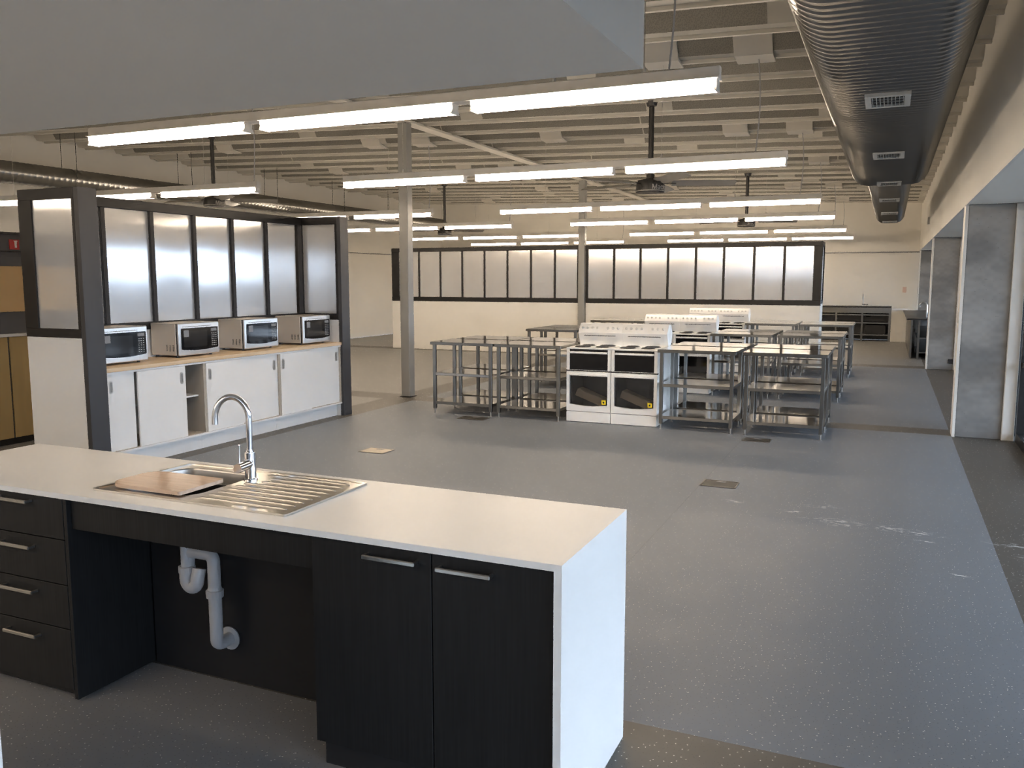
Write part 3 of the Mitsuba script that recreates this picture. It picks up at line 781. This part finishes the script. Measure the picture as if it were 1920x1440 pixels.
# ------------------------------------------------------------------ floor boxes
for x0, x1, y0, y1, mat, l in ((-4.90, -4.605, 7.19, 7.42, 'm_floorbox_brass', 'pale metal floor box lid, alone on the floor in front of the nearest left tables'),
                               (-4.945, -4.58, 9.45, 9.68, 'm_floorbox', 'dark floor box lid at the feet of the nearest left steel tables'),
                               (-1.41, -1.11, 7.16, 7.40, 'm_floorbox', 'dark floor box lid alone on the open floor at right'),
                               (-1.405, -1.11, 9.385, 9.60, 'm_floorbox', 'dark floor box lid at the feet of the nearest right steel tables')):
    c = thing('floor_box', l, 'floor box', 'floor boxes')
    part(c, 'frame', prism_z(sbox(x0, y0, x1, y1).difference(sbox(x0 + 0.012, y0 + 0.012, x1 - 0.012, y1 - 0.012)), 0.0, 0.006), 'm_fbtrim')
    part(c, 'lid', bx(x0 + 0.014, x1 - 0.014, y0 + 0.014, y1 - 0.014, 0.0, 0.005), mat)
    part(c, 'lift_flap', bx((x0 + x1) / 2 - 0.04, (x0 + x1) / 2 + 0.04, y1 - 0.06, y1 - 0.03, 0.005, 0.0065), 'm_grey_line')

# ------------------------------------------------------------------ suspended light rows
Z0 = 2.842
LY = [5.18, 8.745, 13.25, 16.71, 21.06, 25.06]
NAMES = ['first', 'second', 'third', 'fourth', 'fifth', 'sixth']


def light_row(y, segs, label, cordx, wires, Z0=2.842):
    c = thing('light_row', label, 'light', 'suspended light rows')
    xa, xb = segs[0][0] - 0.01, segs[-1][1] + 0.01
    part(c, 'housing', prism_x([(y - 0.032, Z0 + 0.078), (y - 0.061, Z0 + 0.074), (y - 0.061, Z0 + 0.067), (y + 0.061, Z0 + 0.067), (y + 0.061, Z0 + 0.074), (y + 0.032, Z0 + 0.078), (y + 0.032, Z0 + 0.135), (y + 0.026, Z0 + 0.14), (y - 0.026, Z0 + 0.14), (y - 0.032, Z0 + 0.135)], xa, xb), 'm_housing')
    prof = [(y - 0.050, Z0 + 0.006), (y - 0.044, Z0), (y + 0.044, Z0), (y + 0.050, Z0 + 0.006), (y + 0.056, Z0 + 0.066), (y - 0.056, Z0 + 0.066)]
    cap = [(y - 0.060, Z0 - 0.002), (y + 0.060, Z0 - 0.002), (y + 0.039, Z0 + 0.032), (y + 0.046, Z0 + 0.066), (y - 0.046, Z0 + 0.066), (y - 0.039, Z0 + 0.032)]
    for a, b in segs:
        part(c, 'diffuser', prism_x(prof, a + 0.013, b - 0.013), 'm_tube', label='glowing white diffuser', emitter={'type': 'area', 'radiance': rgb(*TUBE)})
        for x0, x1 in ((a, a + 0.012), (b - 0.012, b)): part(c, 'end_cap', prism_x(cap, x0, x1), 'm_housing')
    for x in wires:
        part(c, 'suspension_wire', cyl((x, y, Z0 + 0.14), (x, y, z_lip(x) + 0.24), 0.0022, 6), 'm_satin')
        part(c, 'wire_clip', lathe([(0.001, 0), (0.018, 0), (0.012, 0.02), (0.003, 0.045), (0.001, 0.045)], 10, at=(x, y, Z0 + 0.139)), 'm_housing')
    if cordx:
        s = 0.03
        pts = [(cordx + s * math.sin(t * PI), y, Z0 + 0.13 + t * (z_lip(cordx) - Z0 - 0.11)) for t in np.linspace(0, 1, 9)]
        part(c, 'power_cord', tube(pts, 0.006, 8), 'm_pvc', 60)
    return c


SEG = [(-6.06, -4.44), (-4.30, -2.70), (-2.57, -0.975)]
SEGL = [(-12.51, -10.91), (-10.75, -9.15), (-8.98, -7.38)]
for y, n in zip(LY, NAMES):
    light_row(y, SEG, f'suspended row of three linear lights, middle of the room, {n} from the camera', -1.27, (-5.25, -2.20) if y > 6 else (-2.0, -1.42))
for y, n in ((1.6, 'first'), (-2.1, 'second'), (-5.7, 'third')):
    light_row(y, SEGL, f'suspended row of three linear lights, left side of room, {n} row behind the camera line', -7.44, (-11.9, -8.25))
for y, n in ((-0.6, 'first'), (-4.6, 'second')):
    light_row(y, SEG[:2], f'added row of two linear lights under the lowered ceiling, {n} row behind the camera', None, (), 2.608)  # unseen rows, added to brighten the near floor and counter
for y, n in list(zip(LY, NAMES))[1:]:
    light_row(y, SEGL, f'suspended row of three linear lights, left side of room, {n} row from camera', -7.44, (-11.9, -8.25))
# white cover plates where the rows hang from the ribs
for y in LY:
    yr = min(ribs, key=lambda r: abs(r - 0.2 - y))
    for x in (-1.30, -2.20, -5.1, -7.5, -8.5, -11.8):
        pl = [(yr - 0.35, 0.19), (yr - 0.21, -0.005), (yr + 0.03, -0.025), (yr + 0.045, -0.012), (yr + 0.03, -0.010), (yr - 0.195, 0.025), (yr - 0.315, 0.205), (yr - 0.345, 0.205)]
        part(ce, 'cover_plate', sheared(prism_x(pl, x - 0.18, x + 0.18)), 'm_plate', label='pale cover plate on a deck rib')

# ------------------------------------------------------------------ ceiling fans
def fan(x, y, zb, label, rot, text=True):
    c = thing('ceiling_fan', label, 'ceiling fan', 'ceiling fans')
    part(c, 'rod', cyl((x, y, zb + 0.19), (x, y, z_lip(x) + 0.02), 0.033, 16), 'm_fan', 40)
    part(c, 'canopy', lathe([(0.03, 0), (0.06, 0.01), (0.075, 0.07), (0.03, 0.075)], 20, at=(x, y, z_lip(x) - 0.05)), 'm_fan', 40)
    part(c, 'yoke', MB().add(cyl((x - 0.05, y, zb + 0.215), (x + 0.05, y, zb + 0.215), 0.014, 10)).add(lathe([(0.03, 0), (0.05, 0.005), (0.045, 0.06), (0.03, 0.065)], 16, at=(x, y, zb + 0.165))), 'm_fan', 40)
    h = part(c, 'motor_housing', lathe([(0.001, 0.0), (0.172, 0.0), (0.180, 0.012), (0.178, 0.085), (0.165, 0.12), (0.155, 0.15), (0.09, 0.165), (0.06, 0.175), (0.001, 0.175)], 36, at=(x, y, zb)), 'm_fan', 35)
    part(h, 'trim_ring', lathe([(0.180, 0.010), (0.184, 0.012), (0.184, 0.022), (0.180, 0.024)], 36, at=(x, y, zb)), 'm_blade', 35)
    for k in range(5):
        a = math.radians(rot + 72 * k)
        out = rrect(0.26, -0.08, 1.05, 0.08, 0.03)
        m = prism_z(out, -0.004, 0.004)
        m.apply_transform(trimesh.transformations.rotation_matrix(math.radians(-17), (1, 0, 0)))
        arm = bx(0.10, 0.32, -0.022, 0.022, -0.010, -0.003)
        m.apply_transform(trimesh.transformations.rotation_matrix(a, (0, 0, 1))); m.apply_translation((x, y, zb + 0.115))
        arm.apply_transform(trimesh.transformations.rotation_matrix(a, (0, 0, 1))); arm.apply_translation((x, y, zb + 0.115))
        b = part(c, 'blade', m, 'm_blade', label='grey fan blade')
        part(b, 'blade_arm', arm, 'm_fan')
    if text:
        t = meshkit.text_mesh('Macro', 0.058, 0.003, True)
        ang0 = math.atan2(-y, -x) + 0.10
        th = ang0 + t.vertices[:, 0] / 0.181
        r = 0.1795 + t.vertices[:, 2]
        t.vertices = np.c_[x + r * np.cos(th), y + r * np.sin(th), zb + 0.032 + t.vertices[:, 1]]
        part(h, 'lettering', t, 'm_lettering', label='grey lettering reading Macro')


vdir = math.degrees(YAW)
fan(-2.81, 10.64, 2.83, 'ceiling fan nearest the middle, hanging between the second and third light rows', vdir - 5)
fan(-2.82, 18.5, 2.85, 'ceiling fan over the right half of the far screen', vdir - 3)
fan(-10.57, 19.63, 2.90, 'ceiling fan at the far left beyond the left half of the far screen', vdir + 20)
fan(-10.7, 11.55, 2.995, 'ceiling fan above the back of the microwave alcove', vdir + 15)

# ------------------------------------------------------------------ ducts
def oval(w, h, n=48):
    """(x, z) outline of a flat oval duct."""
    return Polygon(sbox(-w / 2 + h / 2, -0.0005, w / 2 - h / 2, 0.0005).buffer(h / 2, quad_segs=12))


def ribbed(outline, cx, cz, y0, y1, pitch, amp):
    """A duct skin with raised spiral seams: rings along y."""
    e = outline.exterior; n = 64
    ring = np.array([e.interpolate(k / n, normalized=True).coords[0] for k in range(n)])
    nr = ring / np.linalg.norm(ring, axis=1, keepdims=True)
    ysv = []
    y = y0
    while y < y1 - pitch * 0.5:
        ysv += [(y, 0), (y + pitch * 0.30, 0), (y + pitch * 0.42, amp), (y + pitch * 0.58, amp), (y + pitch * 0.70, 0)]; y += pitch
    ysv.append((y1, 0))
    v = np.vstack([np.c_[cx + ring[:, 0] + nr[:, 0] * a, np.full(n, yy), cz + ring[:, 1] + nr[:, 1] * a] for yy, a in ysv])
    f = []
    idx = np.arange(n)
    for i in range(len(ysv) - 1):
        a, b = i * n + idx, i * n + (idx + 1) % n
        f.append(np.c_[a, b, b + n]); f.append(np.c_[a, b + n, a + n])
    f = np.vstack(f)
    c0, c1, L = len(v), len(v) + 1, (len(ysv) - 1) * n
    v = np.vstack([v, [[cx, y0, cz]], [[cx, y1, cz]]])
    f = np.vstack([f, np.c_[np.full(n, c0), (idx + 1) % n, idx], np.c_[np.full(n, c1), L + idx, L + (idx + 1) % n]])
    m = trimesh.Trimesh(v, f, process=False)
    if m.volume < 0: m.invert()
    return m


dk = thing('supply_duct', 'large flat oval spiral metal duct along the right wall bulkhead', 'duct')
part(dk, 'section', ribbed(oval(0.94, 0.45), -0.08, 3.225, BULK_Y - 3.5, 12.55, 0.095, 0.009), 'm_galv', 30)
part(dk, 'reducer', bx(-0.45, 0.29, 12.55, 12.60, 3.01, 3.43, 0.02), 'm_galv')
part(dk, 'section', ribbed(oval(0.58, 0.38), -0.085, 3.19, 12.60, 21.0, 0.12, 0.006), 'm_galv', 30)
for y in (6.65, 9.53, 12.30, 14.84, 17.78, 20.36):
    g = part(dk, 'grille', prism_z(sbox(-0.225, y - 0.22, 0.065, y + 0.22).difference(sbox(-0.185, y - 0.17, 0.025, y + 0.17)), 2.978, 3.004), 'm_grille', label='supply air grille')
    part(g, 'throat', bx(-0.186, 0.026, y - 0.171, y + 0.171, 2.997, 3.002), 'm_black')
    for k in range(9):
        x = -0.177 + k * 0.0245
        part(g, 'slat', bx(x - 0.002, x + 0.002, y - 0.17, y + 0.17, 2.980, 2.997), 'm_grille')
for y in (5.0, 7.8, 10.6, 14.0, 17.0, 20.0):
    part(dk, 'hanger_rod', cyl((-0.08, y, 3.37), (-0.08, y, z_lip(-0.08) + 0.02), 0.006, 8), 'm_satin')
d2 = thing('spiral_duct', 'round spiral metal duct hanging along the left wall', 'duct')
part(d2, 'section', ribbed(Point(0, 0).buffer(0.176, quad_segs=16), -13.0, 3.455, 4.5, 24.0, 0.11, 0.005), 'm_galv', 30)
for y in (5.4, 8.0, 10.6, 13.25, 15.85, 18.45, 21.1):
    for s in (-1, 1):
        part(d2, 'hanger_wire', cyl((-13.0 + s * 0.18, y, 3.455), (-13.0 + s * 0.18, y, z_lip(-13) + 0.02), 0.005, 6), 'm_fan')
    part(d2, 'hanger_strap', lathe([(0.178, -0.015), (0.184, -0.015), (0.184, 0.015), (0.178, 0.015)], 28, 'y', at=(-13.0, y, 3.455)), 'm_galv')

# ------------------------------------------------------------------ benches at the far end
fb = thing('sink_bench', 'dark topped steel sink bench with open shelves against the far wall', 'bench')
part(fb, 'top', bx(-2.6, 0.06, 26.40, 27.1, 0.955, 0.99, 0.003), 'm_black')
part(fb, 'apron', bx(-2.6, 0.05, 26.44, 26.46, 0.80, 0.955), 'm_stainless_leg')
for x in (-2.55, -1.42, -0.72, 0.0):
    part(fb, 'leg', bx(x, x + 0.05, 26.42, 26.47, 0, 0.955), 'm_stainless_leg')
for z in (0.16, 0.50, 0.73): part(fb, 'shelf', bx(-2.55, 0.03, 26.45, 27.05, z, z + 0.035), 'm_stainless_leg')
part(fb, 'back_panel', bx(-2.55, 0.05, 27.06, 27.09, 0.02, 0.95), 'm_oven')
part(fb, 'side_panel', bx(0.03, 0.06, 26.42, 27.08, 0.0, 0.955), 'm_stainless_leg')
part(fb, 'waste_pipe', tube([(-0.6, 26.7, 0.95), (-0.6, 26.7, 0.80), (-0.57, 26.7, 0.70), (-0.5, 26.7, 0.72), (-0.5, 26.9, 0.74)], 0.03, 10), 'm_black', 60)
ft = thing('far_tap', 'small chrome tap on the dark topped bench against the far wall', 'tap')
part(ft, 'spout', tube([(-0.705, 26.75, 0.99), (-0.705, 26.75, 1.25), (-0.705, 26.72, 1.31), (-0.705, 26.64, 1.32), (-0.705, 26.60, 1.27)], 0.014, 10), 'm_chrome', 60)
part(ft, 'lever', MB().box(-0.72, -0.56, 26.73, 26.77, 1.03, 1.05, 0.004), 'm_black')
whole('tote_box', 'black box on the lower shelf of the far sink bench', 'box', MB().box(-0.60, -0.06, 26.5, 26.95, 0.196, 0.46, 0.01), 'm_black')
wc = thing('wall_cupboard', 'beige low cupboard in the far right corner beside the sink bench', 'cupboard')
part(wc, 'body', bx(0.065, 0.62, 26.42, 27.1, 0.0, 0.90), 'm_wall')
part(wc, 'top', bx(0.065, 0.50, 26.40, 27.1, 0.90, 0.935, 0.002), 'm_white', label='white top')
rb = thing('side_bench', 'dark topped steel bench with open shelves under the right windows at the far end', 'bench')
part(rb, 'top', bx(0.37, 1.18, 20.75, 26.38, 0.865, 0.90, 0.003), 'm_black')
part(rb, 'end_panel', bx(0.46, 0.50, 20.95, 26.3, 0.02, 0.865), 'm_stainless_leg')
for y in (20.82, 22.6, 24.4, 26.2):
    part(rb, 'leg', bx(0.60, 0.645, y, y + 0.045, 0, 0.865), 'm_stainless_leg'); part(rb, 'leg', bx(1.10, 1.145, y, y + 0.045, 0, 0.865), 'm_stainless_leg')
for z in (0.13, 0.45): part(rb, 'shelf', bx(0.60, 1.15, 20.84, 26.25, z, z + 0.03), 'm_stainless_leg')
part(rb, 'back_panel', bx(1.15, 1.17, 20.84, 26.25, 0.05, 0.86), 'm_oven')
rt = thing('bench_tap', 'white and chrome tap on the bench under the right windows', 'tap')
part(rt, 'spout', tube([(0.80, 21.9, 0.90), (0.80, 21.9, 1.16), (0.77, 21.9, 1.22), (0.70, 21.9, 1.23), (0.65, 21.9, 1.18), (0.65, 21.9, 1.12)], 0.018, 10), 'm_chrome', 60)
part(rt, 'lever', MB().box(0.78, 0.90, 21.88, 21.92, 0.98, 1.0, 0.004), 'm_chrome')

# ------------------------------------------------------------------ small wall fittings
whole('wall_sensor', 'small grey sensor box on the right bulkhead above the far pier', 'sensor', bx(XE - 0.04, XE, 20.75, 20.9, 2.94, 3.09, 0.006), 'm_grille')
lsw = thing('light_switch', 'small white switch plate on the edge of the nearest concrete pier', 'switch')
part(lsw, 'plate', bx(XE - 0.012, XE, 10.68, 10.76, 1.27, 1.39, 0.003), 'm_white')
part(lsw, 'rocker', bx(XE - 0.016, XE - 0.012, 10.705, 10.735, 1.30, 1.36, 0.001), 'm_jamb')
whole('floor_outlet', 'small black outlet low on the second concrete pier', 'outlet', bx(1.10, 1.18, 18.52, 18.55, 0.13, 0.21, 0.005), 'm_black')
ws = thing('wall_socket', 'pinkish socket plate on the far wall above the corner cupboard', 'socket')
part(ws, 'plate', bx(0.33, 0.43, YF + 0.045, YF + 0.06, 1.38, 1.54, 0.003), 'm_pink')
